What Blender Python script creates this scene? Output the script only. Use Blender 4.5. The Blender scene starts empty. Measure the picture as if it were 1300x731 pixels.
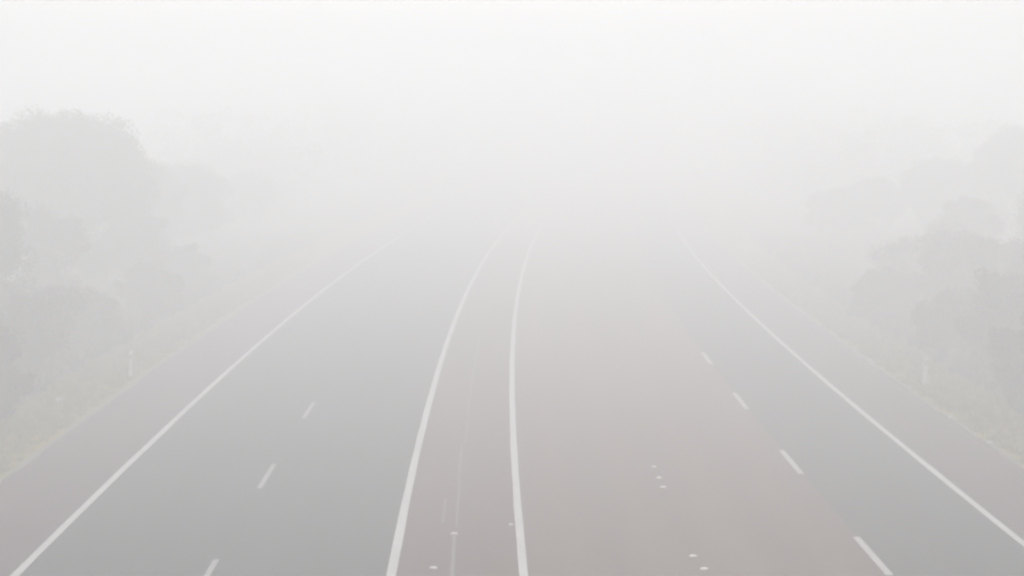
import bpy, math, random
import numpy as np
from mathutils import Vector, Matrix

S = bpy.context.scene
COL = S.collection
R = math.radians

# ------------------------------------------------------------------ camera
cam = bpy.data.cameras.new('camera'); camo = bpy.data.objects.new('camera', cam); COL.objects.link(camo)
camo.location = (0, 0, 8.7)
PITCH = math.atan((365.5 - 143.0) / 2750.0)
camo.rotation_euler = (math.pi/2 - PITCH, 0, 0)
cam.sensor_width = 36.0; cam.lens = 36.0 * 2750.0 / 1300.0
cam.clip_start = 0.5; cam.clip_end = 5000
S.camera = camo

# ------------------------------------------------------------------ sky and sun (overcast, fog)
SUN_EL, SUN_AZ = R(40), R(0)            # ahead of the camera, veiled by cloud
w = bpy.data.worlds.new('World'); S.world = w; w.use_nodes = True
nt = w.node_tree; nt.nodes.clear()
sky = nt.nodes.new('ShaderNodeTexSky'); sky.sky_type = 'NISHITA'; sky.sun_disc = False
sky.sun_elevation = SUN_EL; sky.sun_rotation = SUN_AZ; sky.air_density = 1.0; sky.dust_density = 6.0; sky.ozone_density = 1.0
hs = nt.nodes.new('ShaderNodeHueSaturation'); hs.inputs['Saturation'].default_value = 0.10
bg = nt.nodes.new('ShaderNodeBackground'); bg.inputs['Strength'].default_value = 0.13
out = nt.nodes.new('ShaderNodeOutputWorld')
nt.links.new(sky.outputs[0], hs.inputs['Color']); nt.links.new(hs.outputs[0], bg.inputs[0]); nt.links.new(bg.outputs[0], out.inputs[0])
sun = bpy.data.lights.new('sun', 'SUN'); suno = bpy.data.objects.new('sun', sun); COL.objects.link(suno)
sun.energy = 0.5; sun.angle = R(30); sun.color = (1.0, 0.985, 0.975)
sd = Vector((math.sin(SUN_AZ)*math.cos(SUN_EL), math.cos(SUN_AZ)*math.cos(SUN_EL), math.sin(SUN_EL)))
suno.rotation_euler = (-sd).to_track_quat('-Z', 'Y').to_euler(); suno.location = (0, 0, 300)
S.view_settings.view_transform = 'Standard'; S.view_settings.look = 'None'
S.view_settings.gamma = 1.0; S.view_settings.use_curve_mapping = False
S.view_settings.exposure = 0.25
HAZE_DENSITY = 0.0190
HAZE_ANISO = 0.34
S.cycles.volume_bounces = 6
S.cycles.max_bounces = 8
S.cycles.use_adaptive_sampling = False
S.cycles.use_denoising = True
S.cycles.denoising_input_passes = 'RGB_ALBEDO_NORMAL'
S.cycles.pixel_filter_type = 'BLACKMAN_HARRIS'; S.cycles.filter_width = 2.6     # a soft lens

# ------------------------------------------------------------------ helpers
def curve(y):                            # the motorway bends gently to the right
    return 2.5 * ((y - 70) / 100.0) ** 2
def tang(y):
    return math.atan(2.5 * 2 * (y - 70) / 10000.0)
def tag(o, label=None, cat=None, group=None, kind=None):
    if label: o['label'] = label
    if cat: o['category'] = cat
    if group: o['group'] = group
    if kind: o['kind'] = kind
    return o
def meshobj(name, verts, faces, mat, parent=None, smooth=False):
    me = bpy.data.meshes.new(name); me.from_pydata([tuple(v) for v in verts], [], faces); me.update()
    if smooth: me.polygons.foreach_set('use_smooth', [True] * len(me.polygons))
    me.materials.append(mat)
    o = bpy.data.objects.new(name, me); COL.objects.link(o)
    if parent: o.parent = parent
    return o
def empty(name, loc, rz=0, s=1.0):
    o = bpy.data.objects.new(name, None); COL.objects.link(o)
    o.location = loc; o.rotation_euler = (0, 0, rz); o.scale = (s, s, s); o.empty_display_size = .3
    return o
def mat(name, rough=0.9, spec=0.2):
    m = bpy.data.materials.new(name); m.use_nodes = True
    b = m.node_tree.nodes['Principled BSDF']; b.inputs['Roughness'].default_value = rough
    b.inputs['Specular IOR Level'].default_value = spec
    return m, m.node_tree, b
def ramp(t, src, stops):
    r = t.nodes.new('ShaderNodeValToRGB'); e = r.color_ramp.elements
    while len(e) > 1: e.remove(e[-1])
    e[0].position = stops[0][0]; e[0].color = (*stops[0][1], 1)
    for p, c in stops[1:]:
        n = e.new(p); n.color = (*c, 1)
    t.links.new(src, r.inputs[0]); return r.outputs[0]
def noise(t, scale, detail=4, vec=None, rough=.6):
    n = t.nodes.new('ShaderNodeTexNoise'); n.inputs['Scale'].default_value = scale
    n.inputs['Detail'].default_value = detail; n.inputs['Roughness'].default_value = rough
    if vec is not None: t.links.new(vec, n.inputs['Vector'])
    return n.outputs['Fac']
def objco(t, sc=(1, 1, 1)):
    c = t.nodes.new('ShaderNodeTexCoord'); m = t.nodes.new('ShaderNodeMapping'); m.inputs['Scale'].default_value = sc
    t.links.new(c.outputs['Object'], m.inputs[0]); return m.outputs[0]
def mix(t, a, b, fac, mode='MIX'):
    m = t.nodes.new('ShaderNodeMix'); m.data_type = 'RGBA'; m.blend_type = mode
    for sock, v in ((m.inputs[0], fac), (m.inputs[6], a), (m.inputs[7], b)):
        if isinstance(v, (int, float)): sock.default_value = v
        elif isinstance(v, tuple): sock.default_value = (*v, 1)
        else: t.links.new(v, sock)
    return m.outputs[2]
def bump(t, b, h, dist, strength=0.6):
    n = t.nodes.new('ShaderNodeBump'); n.inputs['Distance'].default_value = dist; n.inputs['Strength'].default_value = strength
    t.links.new(h, n.inputs['Height']); t.links.new(n.outputs[0], b.inputs['Normal'])

def asphalt(name, c, tracks=True):
    m, t, b = mat(name, .9, .12)          # damp in the fog
    v = objco(t)
    fine = noise(t, 60, 3, v); patch = noise(t, .35, 5, objco(t, (1, .22, 1)))
    streak = noise(t, 1.3, 4, objco(t, (1, .03, 1)))
    c0 = ramp(t, patch, [(.3, tuple(x*.86 for x in c)), (.7, tuple(x*1.12 for x in c))])
    c1 = mix(t, c0, ramp(t, streak, [(.3, (.8, .8, .8)), (.7, (1.15, 1.15, 1.15))]), .45, 'MULTIPLY')
    # wheel tracks polished paler, an oil-dark band between them; they follow the lanes (3.45 m)
    sp = t.nodes.new('ShaderNodeUVMap'); sx = t.nodes.new('ShaderNodeSeparateXYZ'); t.links.new(sp.outputs[0], sx.inputs[0])
    mu = t.nodes.new('ShaderNodeMath'); mu.operation = 'MULTIPLY'; mu.inputs[1].default_value = 2*math.pi/1.725
    t.links.new(sx.outputs[0], mu.inputs[0])
    cs = t.nodes.new('ShaderNodeMath'); cs.operation = 'COSINE'; t.links.new(mu.outputs[0], cs.inputs[0])
    mr = t.nodes.new('ShaderNodeMapRange'); mr.inputs[1].default_value = -1; mr.inputs[2].default_value = 1
    t.links.new(cs.outputs[0], mr.inputs[0])
    c1 = mix(t, c1, ramp(t, mr.outputs[0], [(0, (1.3, 1.3, 1.3)), (.5, (1, 1, 1)), (1, (.72, .72, .72))]), .3 if tracks else 0.0, 'MULTIPLY')
    c2 = mix(t, c1, ramp(t, fine, [(.35, (.6, .6, .6)), (.68, (1.3, 1.3, 1.3))]), .5, 'MULTIPLY')
    t.links.new(c2, b.inputs['Base Color']); bump(t, b, fine, .004, .3)
    return m
M_GREY = asphalt('asphalt_grey', (.028, .033, .034))
M_BROWN = asphalt('asphalt_warm', (.118, .062, .045))
M_SHOULD = asphalt('asphalt_shoulder', (.070, .022, .038), False)
M_MED = asphalt('asphalt_median', (.084, .032, .020), False)

def paint(name, c, wear=.45):
    m, t, b = mat(name, .7, .3)
    n = noise(t, 7, 6, objco(t), .75); n2 = noise(t, .6, 3, objco(t))
    a = ramp(t, n, [(wear-.12, tuple(x*.55 for x in c)), (wear+.06, c)])
    t.links.new(mix(t, a, ramp(t, n2, [(.3, (.86, .85, .83)), (.7, (1, 1, 1))]), .8, 'MULTIPLY'), b.inputs['Base Color'])
    bump(t, b, n, .004, .4)
    return m
M_WHITE = paint('road_paint_white', (.60, .575, .575), .42)
M_DASH = paint('road_paint_worn', (.50, .475, .475), .44)
M_FADED = paint('road_paint_faded', (.40, .385, .385), .46)
M_JOINT = paint('sealed_joint_dust', (.125, .105, .09), .5)
M_EDGE = paint('concrete_edge', (.15, .125, .075), .5)

m, t, b = mat('soil_and_litter', 1, .1)
n = noise(t, .25, 8, objco(t)); n2 = noise(t, 4, 6, objco(t))
a = ramp(t, n, [(.3, (.060, .048, .040)), (.5, (.075, .066, .045)), (.7, (.085, .085, .050))])
t.links.new(mix(t, a, ramp(t, n2, [(.3, (.6, .6, .6)), (.7, (1.3, 1.3, 1.3))]), .8, 'MULTIPLY'), b.inputs['Base Color'])
M_SOIL = m
m, t, b = mat('grass_verge', 1, .1)
n = noise(t, .5, 8, objco(t, (1, .5, 1))); n2 = noise(t, 9, 6, objco(t))
a = ramp(t, n, [(.32, (.08, .13, .012)), (.5, (.22, .175, .014)), (.68, (.27, .21, .03))])
t.links.new(mix(t, a, ramp(t, n2, [(.3, (.65, .65, .65)), (.7, (1.25, 1.25, 1.25))]), .8, 'MULTIPLY'), b.inputs['Base Color'])
bump(t, b, n2, .06, .8)
M_GRASS = m
def blade_mat(name, stops):
    m, t, b = mat(name, .8, .15)
    n = noise(t, 1.2, 6, objco(t))
    t.links.new(ramp(t, n, stops), b.inputs['Base Color']); return m
M_BLADE = blade_mat('grass_blades', [(.3, (.07, .14, .01)), (.5, (.23, .185, .012)), (.7, (.31, .235, .04))])
M_LEAF = blade_mat('leaves_dull_green', [(.3, (.032, .042, .022)), (.5, (.044, .055, .030)), (.7, (.060, .068, .036))])
M_LEAFB = blade_mat('leaves_olive_brown', [(.3, (.036, .028, .020)), (.5, (.056, .042, .026)), (.7, (.064, .060, .030))])
M_LEAFP = blade_mat('leaves_russet', [(.3, (.044, .024, .024)), (.55, (.062, .036, .034)), (.75, (.066, .048, .034))])
m, t, b = mat('bark', .95, .1)
n = noise(t, 3, 8, objco(t, (4, 4, .6)))
t.links.new(ramp(t, n, [(.3, (.045, .036, .030)), (.7, (.13, .11, .095))]), b.inputs['Base Color']); bump(t, b, n, .03)
M_BARK = m
m, t, b = mat('post_plastic_white', .45, .4)
n = noise(t, 6, 5, objco(t))
t.links.new(ramp(t, n, [(.3, (.84, .83, .81)), (.6, (.93, .92, .91))]), b.inputs['Base Color']); M_POST = m
m, t, b = mat('post_band_dark', .5, .3); b.inputs['Base Color'].default_value = (.05, .05, .05, 1); M_BAND = m
m, t, b = mat('reflector_red', .2, .6); b.inputs['Base Color'].default_value = (.55, .05, .03, 1); M_RED = m
m, t, b = mat('reflector_clear', .2, .7); b.inputs['Base Color'].default_value = (.85, .85, .87, 1); M_CLEAR = m
m, t, b = mat('ceramic_white', .3, .5)
n = noise(t, 40, 4, objco(t))
t.links.new(ramp(t, n, [(.3, (.74, .72, .70)), (.6, (.88, .87, .86))]), b.inputs['Base Color']); M_CER = m
m, t, b = mat('pale_limestone', .8, .2)
n = noise(t, 25, 5, objco(t))
t.links.new(ramp(t, n, [(.3, (.40, .38, .33)), (.7, (.62, .60, .55))]), b.inputs['Base Color']); bump(t, b, n, .01); M_STONE = m

# ------------------------------------------------------------------ ground
def grid_ground():
    xs = np.concatenate([np.linspace(-800, -60, 12), np.linspace(-52, 52, 53), np.linspace(60, 800, 12)])
    ys = np.concatenate([np.linspace(-300, -20, 8), np.arange(0, 320, 4.0), np.linspace(340, 1100, 12)])
    rnd = np.random.RandomState(3)
    V = []
    for y in ys:
        for x in xs:
            d = x - curve(min(max(y, -100), 330))
            side = max(0.0, abs(d) - 14.5)
            z = -0.12
            if side > 0:
                z += min(side, 26) * .045 + (0.10 * math.sin(x*.9+y*.33) + .08 * math.sin(y*.71-x*.4)) * min(1, side/3)
            V.append((x, y, z))
    nx = len(xs); F = [(j*nx+i, j*nx+i+1, (j+1)*nx+i+1, (j+1)*nx+i) for j in range(len(ys)-1) for i in range(nx-1)]
    o = meshobj('ground', V, F, M_SOIL, smooth=True); tag(o, kind='structure')
grid_ground()
def gz(x, y):
    d = x - curve(y); side = max(0.0, abs(d) - 14.5)
    return -0.12 + (min(side, 26) * .045 if side > 0 else 0)

YS = list(np.arange(-60, 460, 4.0))
def ribbon(name, a, b, z, m, ys=YS, z2=None, wob=0, kind='structure', thick=0, seed=1):
    """strip between two offsets from the road's centre curve"""
    rnd = random.Random(seed); V = []; F = []
    for y in ys:
        n = wob * (rnd.random() - .5)
        n2 = wob * (rnd.random() - .5)
        th = tang(y); cx, cy = math.cos(th), -math.sin(th)
        for off, zz in ((a + n, z), (b + n2, z if z2 is None else z2)):
            V.append((curve(y) + off * cx, y + off * cy, zz))
    k = len(ys)
    F = [(2*i, 2*i+1, 2*i+3, 2*i+2) for i in range(k-1)]
    if thick:
        base = len(V); V += [(x, y, zz - thick) for x, y, zz in V]
        F += [(base+2*i+2, base+2*i+3, base+2*i+1, base+2*i) for i in range(k-1)]
        F += [(2*i, 2*i+2, base+2*i+2, base+2*i) for i in range(k-1)]
        F += [(2*i+3, 2*i+1, base+2*i+1, base+2*i+3) for i in range(k-1)]
    o = meshobj(name, V, F, m)
    # lane coordinate: metres across, metres along
    uv = o.data.uv_layers.new(name='UVMap')
    for lp in o.data.loops:
        i = lp.vertex_index % (2*k)
        uv.data[lp.index].uv = ((a, b)[i % 2] - (LANE0 or 0), ys[i//2])
    if kind: tag(o, kind=kind)
    return o
LANE0 = 0.0
# paved surfaces butt edge to edge; the shoulder falls away slightly
LANE0 = -2.5 - 3.45
ribbon('carriageway_left', -9.75, -2.55, 0, M_GREY)
ribbon('median', -2.55, -0.02, 0, M_MED)
LANE0 = 0.0
ribbon('carriageway_right', -0.02, 6.95, 0, M_BROWN)
ribbon('lane_right', 6.95, 10.35, 0, M_GREY)
ribbon('shoulder_left', -12.20, -9.75, -0.05, M_SHOULD, z2=0)
ribbon('shoulder_right', 10.35, 12.5, 0, M_SHOULD, z2=-0.05)
YF = list(np.arange(-60, 300, 1.0))
ribbon('road_edge_left', -12.34, -12.2, -0.03, M_EDGE, YF, wob=.10, thick=.2, seed=4)
ribbon('road_edge_right', 12.5, 12.62, -0.03, M_EDGE, YF, wob=.12, thick=.2, seed=5)
ribbon('grass_verge_left', -14.9, -12.33, -0.07, M_GRASS, YF, z2=-.065, wob=.15, seed=6)
ribbon('grass_verge_right', 12.61, 15.1, -0.065, M_GRASS, YF, z2=-.07, wob=.15, seed=7)
# painted lines
YL = list(np.arange(-60, 300, 2.0))
ribbon('edge_line_left', -9.69, -9.52, .004, M_WHITE, YL, wob=.015)
ribbon('median_line_left', -2.59, -2.41, .004, M_WHITE, YL, wob=.015, seed=2)
ribbon('median_line_right', -0.085, .085, .004, M_WHITE, YL, wob=.015, seed=3)
ribbon('edge_line_right', 10.12, 10.28, .004, M_WHITE, YL, wob=.015, seed=4)
def dash_line(name, off, starts, ln, wdt, m):
    V = []; F = []
    for y in starts:
        for k in range(4):
            yy = y + ln*k/3
            for s in (-1, 1): V.append((curve(yy) + off + s*wdt/2, yy, .004))
        i = len(V) - 8
        F += [(i+2*j, i+2*j+1, i+2*j+3, i+2*j+2) for j in range(3)]
    tag(meshobj(name, V, F, m), kind='structure')
dash_line('lane_line_right', 6.92, [40.35 + 11.5*k for k in range(-8, 4)], 3.7, .15, M_DASH)
dash_line('lane_line_left', -5.98, [38.3 + 11.55*k for k in range(-8, 3)], 3.5, .12, M_FADED)
# the sealed joint wandering along the median
def joint():
    rnd = random.Random(8); V = []; F = []
    for (off, y0, y1, wd) in ((-1.36, 30, 44.2, .07), (-1.33, 45.2, 50.5, .05), (-1.62, 45.6, 48.5, .06), (-1.36, 50.7, 56.5, .06), (-1.28, 56.9, 61, .05), (-1.3, 62.5, 90, .05), (-1.36, -60, 29, .06)):
        ys = np.arange(y0, y1 + .01, (y1-y0)/max(2, round((y1-y0)/.8)))
        i0 = len(V)
        for y in ys:
            n = .012 * (rnd.random() - .5)
            for s in (-1, 1): V.append((curve(y) + off + n + s*wd/2*rnd.uniform(.6, 1.3), y, .004))
        F += [(i0+2*j, i0+2*j+1, i0+2*j+3, i0+2*j+2) for j in range(len(ys)-1)]
    tag(meshobj('median_joint', V, F, M_JOINT), kind='structure')
joint()

# ------------------------------------------------------------------ grass and litter on the verges
def grass(name, ranges, n, seed, hmin, hmax, m, wd=.012):
    r = np.random.RandomState(seed); V = np.zeros((n, 3, 3)); k = 0
    cl = []
    for (a, b, y0, y1, share) in ranges:
        q = int(n * share)
        # tufts
        nt_ = max(1, q // 14)
        tx = r.uniform(a, b, nt_); ty = r.uniform(y0, y1, nt_)
        idx = r.randint(0, nt_, q)
        x = tx[idx] + r.normal(0, .07, q); y = ty[idx] + r.normal(0, .07, q); cl.append(np.stack([x, y], 1))
    P = np.concatenate(cl); n = len(P)
    base = np.array([[curve(y) + x, y, 0] for x, y in P])
    base[:, 2] = [gz(p[0], p[1]) + .02 for p in base]
    base[:, 2] = np.where(np.abs(P[:, 0]) < 14.9, -.07, base[:, 2])
    h = r.uniform(hmin, hmax, n); a = r.uniform(0, 6.28, n); lean = r.normal(0, .35, (n, 2)) * h[:, None]
    d = np.stack([np.cos(a), np.sin(a), a*0], 1) * (wd * r.uniform(.7, 1.8, n))[:, None]
    tip = base + np.concatenate([lean, h[:, None]], 1)
    W = np.stack([base - d, base + d, tip], 1).reshape(-1, 3)
    me = bpy.data.meshes.new(name); me.vertices.add(len(W)); me.vertices.foreach_set('co', W.ravel())
    me.loops.add(len(W)); me.loops.foreach_set('vertex_index', np.arange(len(W)))
    me.polygons.add(n); me.polygons.foreach_set('loop_start', np.arange(n)*3); me.update(); me.validate()
    me.materials.append(m)
    o = bpy.data.objects.new(name, me); COL.objects.link(o); return o
tag(grass('verge_grass', [(-14.9, -12.5, 44, 130, .5), (12.75, 15.1, 44, 130, .5)], 90000, 5, .04, .16, M_BLADE),
    'short pale yellow-green grass growing on both road verges', 'grass', kind='stuff')
tag(grass('rough_grass', [(-26, -14.7, 50, 150, .5), (14.8, 26, 50, 150, .5)], 90000, 6, .15, .55, M_LEAFB, .02),
    'tall brown rough grass and weeds under the trees', 'grass', kind='stuff')

# ------------------------------------------------------------------ trees and bushes
def tube(V, F, pts, rad, sides=6):
    pts = [Vector(p) for p in pts]; base = len(V)
    for i, p in enumerate(pts):
        d = (pts[min(i+1, len(pts)-1)] - pts[max(i-1, 0)]).normalized()
        u = d.orthogonal().normalized(); v = d.cross(u)
        for k in range(sides):
            a = 2*math.pi*k/sides; V.append(p + (u*math.cos(a) + v*math.sin(a)) * rad[i])
    for i in range(len(pts)-1):
        for k in range(sides):
            F.append((base+i*sides+k, base+i*sides+(k+1) % sides, base+(i+1)*sides+(k+1) % sides, base+(i+1)*sides+k))
    F.append(tuple(base+(len(pts)-1)*sides+k for k in range(sides)))
def limb(rnd, p, d, L, r, n=5, curl=.25, up=.15):
    pts = [Vector(p)]; rad = [r]; d = Vector(d).normalized()
    for i in range(n):
        d = (d + Vector((rnd.gauss(0, curl), rnd.gauss(0, curl), rnd.gauss(0, curl) + up))).normalized()
        pts.append(pts[-1] + d * L/n); rad.append(r * (1 - .8*(i+1)/n))
    return pts, rad
def leaves(centres, radii, per, size, seed):
    r = np.random.RandomState(seed)
    C = []
    for c, rr in zip(centres, radii):
        k = int(per * (rr ** 1.6) * r.uniform(.7, 1.3)); 
        q = r.normal(0, 1, (k, 3)); q /= np.linalg.norm(q, axis=1)[:, None]; q *= (r.uniform(0, 1, k) ** .45)[:, None]
        C.append(np.array(c) + q * rr * np.array([1, 1, .8]))
    C = np.concatenate(C); n = len(C)
    u = r.normal(0, 1, (n, 3)); u /= np.linalg.norm(u, axis=1)[:, None]
    v = np.cross(u, r.normal(0, 1, (n, 3))); v /= np.linalg.norm(v, axis=1)[:, None]
    s = (size * r.uniform(.6, 1.4, n))[:, None]
    return np.stack([C - u*s, C + v*s*.45, C + u*s, C - v*s*.45], 1).reshape(-1, 3), n
def leafmesh(name, W, n, m):
    me = bpy.data.meshes.new(name); me.vertices.add(len(W)); me.vertices.foreach_set('co', W.ravel())
    me.loops.add(len(W)); me.loops.foreach_set('vertex_index', np.arange(len(W)))
    me.polygons.add(n); me.polygons.foreach_set('loop_start', np.arange(n)*4); me.update(); me.validate()
    me.materials.append(m); return me
def make_tree(kind, H, W, trunk_h, seed, m, dens=1.0, leaf=.10, stems=1, puff=1.0, dome=None):
    """meshes of a trunk with limbs and of a crown, origin at the base"""
    rnd = random.Random(seed); V = []; F = []; cen = []; rad = []
    for s in range(stems):
        sx, sy = (0, 0) if stems == 1 else (rnd.uniform(-.25, .25)*W, rnd.uniform(-.25, .25)*W)
        r0 = .035 * H / stems ** .5 * (.8 if stems > 1 else 1)
        pts, rr = limb(rnd, (sx, sy, -.3), (rnd.uniform(-.15, .15), rnd.uniform(-.15, .15), 1), H*.86, r0, 8, .10, .25)
        rr[0] *= 1.4
        tube(V, F, pts, rr, 8)
        nb = int(13 if stems == 1 else 6)
        for b in range(nb):
            f = trunk_h/H + (1-trunk_h/H) * (b+.3)/nb * .95
            i = min(len(pts)-2, int(f*8)); p = pts[i].lerp(pts[i+1], f*8 - i if f*8-i < 1 else .9)
            a = b*2.4 + rnd.uniform(-.5, .5)
            prof = math.sin(math.pi * min(1, .18 + .82*(f - trunk_h/H)/(1-trunk_h/H))) ** .6
            L = W * .5 * prof * rnd.uniform(.75, 1.1) / (1 if stems == 1 else 1.6) + .3
            lp, lr = limb(rnd, p, (math.cos(a), math.sin(a), .35), L, r0*.38*(1-f*.5), 5, .16, .10)
            tube(V, F, lp, lr, 5)
            for j in range(2, 6):
                cen.append(lp[j] + Vector((rnd.gauss(0, .2), rnd.gauss(0, .2), rnd.gauss(0, .2)))); rad.append(rnd.uniform(.45, .85) * (H/8)**.5 * (1 if j > 2 else .7))
            for q in range(4):
                j = rnd.randint(1, 4); a2 = a + rnd.choice((-1, 1)) * rnd.uniform(.5, 1.2)
                tp, tr = limb(rnd, lp[j], (math.cos(a2), math.sin(a2), rnd.uniform(0, .8)), L*.45, lr[j]*.6, 4, .2, .1)
                tube(V, F, tp, tr, 4)
                cen.append(tp[3]); rad.append(rnd.uniform(.35, .75) * (H/8)**.5)
                cen.append(tp[4]); rad.append(rnd.uniform(.3, .6) * (H/8)**.5)
        cen.append(pts[-1]); rad.append(.8 * (H/8)**.5)
    if dome:                             # clumps that round the crown off
        cnt, dr, dz, dc = dome
        for k in range(cnt):
            a, u = k*2.39996, 1 - 1.35*(k+.5)/cnt
            q = rnd.uniform(.80, 1.0); rh = math.sqrt(max(0, 1-u*u))
            cen.append(Vector((dr*q*rh*math.cos(a), dr*q*rh*math.sin(a), dc + dz*q*u))); rad.append(rnd.uniform(.5, .95))
    tm = bpy.data.meshes.new('trunk'); tm.from_pydata([tuple(v) for v in V], [], F); tm.materials.append(M_BARK)
    tm.polygons.foreach_set('use_smooth', [True]*len(tm.polygons))
    Wv, n = leaves([tuple(c) for c in cen], [q*puff for q in rad], 260*dens, leaf, seed+50)
    return tm, leafmesh('crown', Wv, n, m)
T_BIG = make_tree('big', 8.6, 8.0, 1.0, 11, M_LEAF, 3.6, .058, 1, 1.25, (150, 3.9, 3.6, 4.7))
T_MID = make_tree('mid', 7.4, 5.8, .8, 12, M_LEAF, 3.4, .055, 1, 1.2, (70, 2.7, 3.0, 4.2))
T_SLIM = make_tree('slim', 8.2, 4.0, 1.8, 13, M_LEAFB, 1.5, .075, 1, 1.1)
T_RUS = make_tree('russet', 6.8, 5.4, 1.2, 14, M_LEAFP, 3.0, .055, 1, 1.2, (34, 2.7, 2.2, 3.3))
B_BROWN = make_tree('bush', 3.1, 3.2, .3, 15, M_LEAFP, 2.4, .07, 5)
B_GREEN = make_tree('bush', 2.5, 3.0, .2, 16, M_LEAFB, 2.4, .07, 5)
B_BARE = make_tree('bush', 3.6, 2.4, .5, 17, M_LEAFP, .35, .06, 6)

def plant(name, proto, x, y, rz, s, label, cat, group, dz=0):
    tm, cm = proto
    e = empty(name, (x, y, gz(x, y) + dz), rz, s); tag(e, label, cat, group)
    for nm, me in (('trunk' if cat == 'tree' else 'stems', tm), ('crown' if cat == 'tree' else 'foliage', cm)):
        c = bpy.data.objects.new(nm, me); COL.objects.link(c); c.parent = e
    return e
GL, GR = 'trees beside the left carriageway', 'trees beside the right carriageway'
for a in [
    ('broadleaf_tree', T_BIG, -21.2, 103, .4, 1.0, 'tall rounded tree whose bumpy dome stands clearest above the left roadside', 'tree', GL),
    ('broadleaf_tree', T_MID, -19.6, 75, 1.9, .90, 'green tree cut by the left photo edge, in front of the big dome', 'tree', GL),
    ('slender_tree', T_SLIM, -18.9, 88, .9, .66, 'slender brownish tree just left of the white post on the left verge', 'tree', GL),
    ('broadleaf_tree', T_MID, -20.6, 119, 3.6, .82, 'fogged tree right of and behind the tall rounded tree on the left', 'tree', GL),
    ('russet_tree', T_RUS, -18.2, 104, 2.2, .62, 'low brownish tree directly above the white post on the left verge', 'tree', GL),
    ('broadleaf_tree', T_BIG, -27.0, 134, 5.0, .80, 'broad fogged tree hidden low behind the big dome on the left', 'tree', GL),
    ('broadleaf_tree', T_MID, -20.0, 131, 2.6, .76, 'fogged round tree halfway between the big dome and the fading end of the left row', 'tree', GL),
    ('slender_tree', T_SLIM, -19.4, 138, 2.0, .66, 'faint slender tree left of where the left edge line fades out', 'tree', GL),
    ('broadleaf_tree', T_MID, -19.0, 157, 1.1, .60, 'faintest low round tree at the inner end of the left row', 'tree', GL),
    ('broadleaf_tree', T_MID, 26.2, 103, 2.8, .70, 'green tree cut by the right photo edge, above the dark bush', 'tree', GR),
    ('russet_tree', T_RUS, 20.4, 81, .3, .62, 'russet tree low at the right photo edge, nearest of the right row', 'tree', GR),
    ('russet_tree', T_RUS, 23.8, 113, 4.1, .66, 'low brownish tree above the bushes right of the right guide post', 'tree', GR),
    ('broadleaf_tree', T_BIG, 33.0, 139, .8, .84, 'broad fogged tree at the right photo edge, highest of the right row', 'tree', GR),
    ('broadleaf_tree', T_BIG, 28.0, 142, 2.9, .62, 'broad fogged tree left of the highest one on the right', 'tree', GR),
    ('broadleaf_tree', T_BIG, 24.4, 146, 4.4, .48, 'low broad fogged tree directly above the right guide post', 'tree', GR),
    ('broadleaf_tree', T_MID, 22.0, 144, 2.1, .50, 'small fogged round tree left of the white post on the right verge', 'tree', GR),
    ('slender_tree', T_SLIM, 20.8, 146, 5.5, .45, 'faintest small tree at the inner end of the right row', 'tree', GR),
]: plant(*a)
BL, BR = 'bushes behind the left verge', 'bushes behind the right verge'
for a in [
    ('roadside_bush', B_BROWN, -15.9, 61.5, .5, .95, 'dark brown bush nearest the camera at the left photo edge', 'bush', BL),
    ('twiggy_bush', B_BARE, -15.9, 69.5, 1.5, .95, 'sparse twiggy bush standing in front of the brown ones on the left', 'bush', BL),
    ('roadside_bush', B_BROWN, -17.2, 75, 2.5, 1.0, 'brown bush behind the sparse twiggy one on the left', 'bush', BL),
    ('roadside_bush', B_GREEN, -17.6, 68, 5.2, 1.25, 'tall olive bush between the nearest brown bush and the twiggy one on the left', 'bush', BL),
    ('roadside_bush', B_GREEN, -16.3, 82, 3.5, .85, 'low olive bush left of the white post on the left verge', 'bush', BL),
    ('roadside_bush', B_GREEN, -15.9, 94, 4.5, .9, 'low olive bush right of the white post on the left verge', 'bush', BL),
    ('roadside_bush', B_BROWN, -16.2, 106, 5.5, .8, 'fogged brown bush farthest along the left verge', 'bush', BL),
    ('roadside_bush', B_BROWN, 16.4, 64.5, .9, 1.05, 'dark purple-brown bush nearest the camera at the right photo edge', 'bush', BR),
    ('roadside_bush', B_BROWN, 18.0, 74, 4.0, 1.15, 'taller brown bush behind the nearest one on the right', 'bush', BR),
    ('roadside_bush', B_GREEN, 16.6, 80, 1.7, .9, 'low olive bush right of the white post on the right verge', 'bush', BR),
    ('roadside_bush', B_GREEN, 16.0, 93, 2.7, .85, 'low olive bush directly behind the white post on the right verge', 'bush', BR),
    ('roadside_bush', B_GREEN, 21.0, 104, 1.2, 1.30, 'tall fogged olive bush behind the others, right of the right guide post', 'bush', BR),
    ('roadside_bush', B_BROWN, 19.4, 90, 3.1, 1.25, 'tall brown bush between the low olive bushes and the trees on the right', 'bush', BR),
    ('twiggy_bush', B_BARE, 17.6, 100, .2, .9, 'sparse twiggy bush left of and behind the post on the right verge', 'bush', BR),
]: plant(*a)
# the far wood closes both sides as one mass
def wood(name, side, seed, label):
    r = random.Random(seed); cen = []; rad = []
    for k in range(60):
        y = 175 + k*3.2 + r.uniform(-2, 2); off = side * r.uniform(21, 36); x = curve(y) + off
        H = r.uniform(5.5, 9.5)
        for q in range(16):
            cen.append((x + r.gauss(0, 1.4), y + r.gauss(0, 1.4), gz(0, 0) + r.uniform(.15, 1)*H)); rad.append(r.uniform(.6, 1.3))
    W, n = leaves(cen, rad, 60, .2, seed)
    o = bpy.data.objects.new(name, leafmesh(name, W, n, M_LEAF)); COL.objects.link(o); tag(o, label, 'wood', kind='stuff')
wood('far_wood', -1, 31, 'far wood lost in fog beyond the left row of trees')
wood('far_wood', 1, 32, 'far wood lost in fog beyond the right row of trees')

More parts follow.
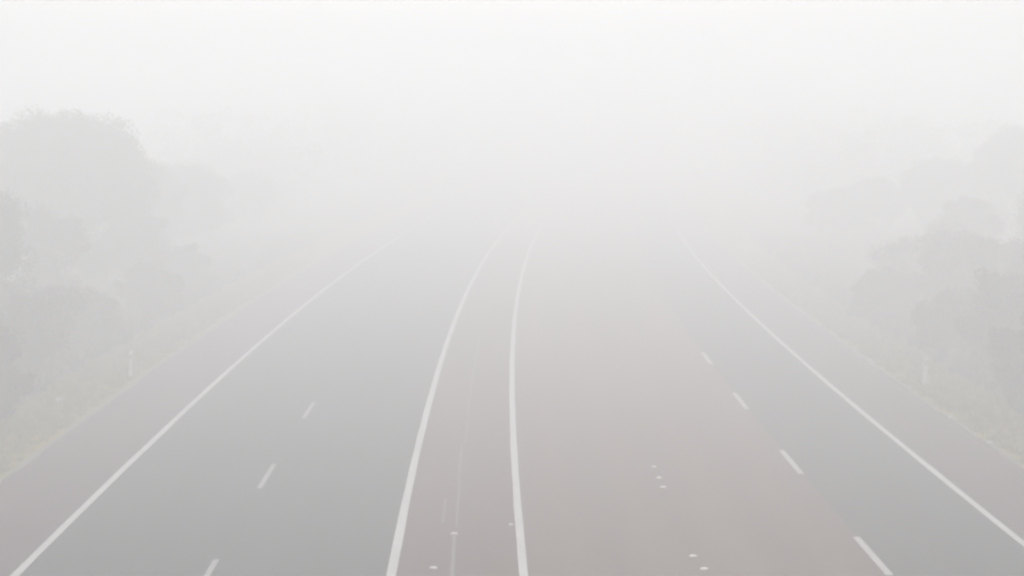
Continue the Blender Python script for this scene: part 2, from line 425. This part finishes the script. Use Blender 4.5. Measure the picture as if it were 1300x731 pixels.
# ------------------------------------------------------------------ guide posts
def box(cx, cy, z0, sx, sy, sz, bev=0.0):
    """a bevelled prism (octagonal plan when bev > 0)"""
    hx, hy = sx/2, sy/2
    pl = [(-hx+bev, -hy), (hx-bev, -hy), (hx, -hy+bev), (hx, hy-bev), (hx-bev, hy), (-hx+bev, hy), (-hx, hy-bev), (-hx, -hy+bev)]
    V = [(cx+x, cy+y, z0) for x, y in pl] + [(cx+x, cy+y, z0+sz) for x, y in pl]
    F = [tuple(range(7, -1, -1)), tuple(range(8, 16))] + [(i, (i+1) % 8, 8+(i+1) % 8, 8+i) for i in range(8)]
    return V, F
def guide_post(x, y, rz, label, lean):
    e = empty('guide_post', (x, y, -.07), rz); e.rotation_euler = (0, lean, rz)
    tag(e, label, 'guide post', 'white guide posts on the verges')
    # curved flexible blade with a slanted top
    V = []; F = []; n = 9
    hs = [(-.2, .070), (.2, .068), (.6, .066), (.88, .066)]
    for z, hw in hs:
        for k in range(n):
            u = -1 + 2*k/(n-1); V.append((u*hw, .018*(1-u*u), z))
        for k in range(n):
            u = 1 - 2*k/(n-1); V.append((u*hw, .018*(1-u*u) + .008, z))
    m2 = 2*n
    for i in range(m2): V.append((V[3*m2+i][0], V[3*m2+i][1], .93 + .35*V[3*m2+i][0]))
    for j in range(4):
        for i in range(m2): F.append((j*m2+i, j*m2+(i+1) % m2, (j+1)*m2+(i+1) % m2, (j+1)*m2+i))
    F.append(tuple(4*m2+i for i in range(m2)))
    meshobj('post_body', V, F, M_POST, e)
    v, f = box(0, -.006, .70, .070, .012, .09, .003); meshobj('band', v, f, M_BAND, e)
    v, f = box(0, -.015, .715, .045, .010, .06, .003); meshobj('reflector', v, f, M_CLEAR, e)
    return e
guide_post(-12.62, 71.2, -.1, 'white guide post on the left verge, the lone one beside the left shoulder', .02)
guide_post(13.28, 69.3, .15, 'white guide post on the right verge, leaning slightly, beside the right shoulder', .05)

# ------------------------------------------------------------------ raised markers on the road
def dome_mesh(r, h):
    V = []; F = []; n = 14
    prof = [(1.0, -.004), (1.0, .004), (.93, .010), (.72, .016), (.4, .0195)]
    for q, z in prof:
        for k in range(n): V.append((r*q*math.cos(6.2832*k/n), r*q*math.sin(6.2832*k/n), z*h/.02))
    V.append((0, 0, h))
    for j in range(len(prof)-1):
        for k in range(n): F.append((j*n+k, j*n+(k+1) % n, (j+1)*n+(k+1) % n, (j+1)*n+k))
    b = (len(prof)-1)*n
    for k in range(n): F.append((b+k, b+(k+1) % n, len(V)-1))
    me = bpy.data.meshes.new('road_stud'); me.from_pydata(V, [], F); me.materials.append(M_CER); return me
DOME = dome_mesh(.065, .024)
def stud(x, y, label, group, s=1.0):
    o = bpy.data.objects.new('road_stud', DOME); COL.objects.link(o)
    o.location = (x, y, .002); o.scale = (s, s, s); tag(o, label, 'road stud', group)
GD = 'white studs marking the lane between the two warm lanes'
ords = ['nearest', 'second', 'third']
for y, s, l in [(40.9, 1.25, 'round white stud, nearest on the dotted lane line of the right carriageway'),
                (42.1, 1.3, 'round white stud, second nearest on the dotted lane line of the right carriageway'),
                (50.0, 1.2, 'round white stud nearest in the farther cluster on the dotted lane line'),
                (51.3, 1.1, 'round white stud in the middle of the farther cluster on the dotted lane line'),
                (52.9, .95, 'faint round white stud at the far end of the dotted lane line cluster')]:
    x = curve(y) + (3.47 if y < 46 else 3.43)
    if y == 42.1: x -= .09
    stud(x, y, l, GD, s)

def block_marker(x, y, rz, label, group, s=1.0):
    e = empty('reflective_marker', (x, y, 0), rz, s); tag(e, label, 'road marker', group)
    b0, b1, h = .055, .035, .022
    V = [(-b0, -b0, 0), (b0, -b0, 0), (b0, b0, 0), (-b0, b0, 0), (-b1, -b1, h), (b1, -b1, h), (b1, b1, h), (-b1, b1, h)]
    V = [(x_, y_, z_) for x_, y_, z_ in V]
    F = [(3, 2, 1, 0), (4, 5, 6, 7), (0, 1, 5, 4), (1, 2, 6, 5), (2, 3, 7, 6), (3, 0, 4, 7)]
    meshobj('casing', V, F, M_CER, e)
    # sloping lens just proud of the front face
    k = .003
    V = [(-.045, -.0535-k, .004), (.045, -.0535-k, .004), (.033, -.038-k, .020), (-.033, -.038-k, .020),
         (-.045, -.0535+k, .004), (.045, -.0535+k, .004), (.033, -.038+k, .020), (-.033, -.038+k, .020)]
    F = [(0, 1, 2, 3), (7, 6, 5, 4), (0, 4, 5, 1), (1, 5, 6, 2), (2, 6, 7, 3), (3, 7, 4, 0)]
    meshobj('lens', V, F, M_CLEAR, e)
GM = 'small white markers on the median and its right line'
block_marker(curve(44.4)-1.36, 44.4, 0, 'bright square marker on the pale seam in the middle of the median', GM, 1.25)
block_marker(curve(41.0)-1.72, 41.0, .05, 'square marker near the lower photo edge, between seam and left median line', GM, 1.3)
block_marker(curve(45.4)-.17, 45.4, 0, 'small marker touching the left side of the right median line', GM, .9)
block_marker(curve(83.5)+.03, 83.5, 0, 'faint far marker where the right median line fades out', GM, 1.3)

def stone(x, y, z, s, seed, label, group=None):
    rnd = random.Random(seed); V = []; F = []; n = 9
    for j, (q, zz) in enumerate([(.8, -.3), (1, .1), (.85, .5), (.45, .75)]):
        for k in range(n):
            a = 6.2832*k/n; rr = q * rnd.uniform(.82, 1.15)
            V.append((rr*math.cos(a)*s*1.3, rr*math.sin(a)*s, zz*s*rnd.uniform(.85, 1.1)))
    for j in range(3):
        for k in range(n): F.append((j*n+k, j*n+(k+1) % n, (j+1)*n+(k+1) % n, (j+1)*n+k))
    F.append(tuple(3*n+k for k in range(n)))
    o = meshobj('pale_stone', V, F, M_STONE); o.location = (x, y, z); tag(o, label, 'stone', group)
GS = 'pale stones along the edge of the right shoulder'
stone(12.56, 61.5, -.02, .085, 1, 'brightest pale stone on the right shoulder edge, below the guide post', GS)
stone(12.66, 56.9, -.02, .075, 2, 'pale stone nearest the camera on the right shoulder edge', GS)
stone(12.62, 76.0, -.02, .075, 3, 'faint pale stone farthest along the right shoulder edge', GS)
stone(-13.8, 65.5, -.03, .11, 4, 'pale stone lying in the grass of the left verge')

# ------------------------------------------------------------------ fog
V = [(x, y, z) for z in (-2.0, 15.0) for x, y in ((-860, -350), (860, -350), (860, 1150), (-860, 1150))]
F = [(3, 2, 1, 0), (4, 5, 6, 7), (0, 1, 5, 4), (1, 2, 6, 5), (2, 3, 7, 6), (3, 0, 4, 7)]
m = bpy.data.materials.new('fog'); m.use_nodes = True; t = m.node_tree; t.nodes.clear()
o_ = t.nodes.new('ShaderNodeOutputMaterial'); v_ = t.nodes.new('ShaderNodeVolumePrincipled')
v_.inputs['Color'].default_value = (.976, .982, .990, 1); v_.inputs['Density'].default_value = HAZE_DENSITY
v_.inputs['Anisotropy'].default_value = HAZE_ANISO
t.links.new(v_.outputs[0], o_.inputs['Volume'])
tag(meshobj('haze', V, F, m), kind='stuff')
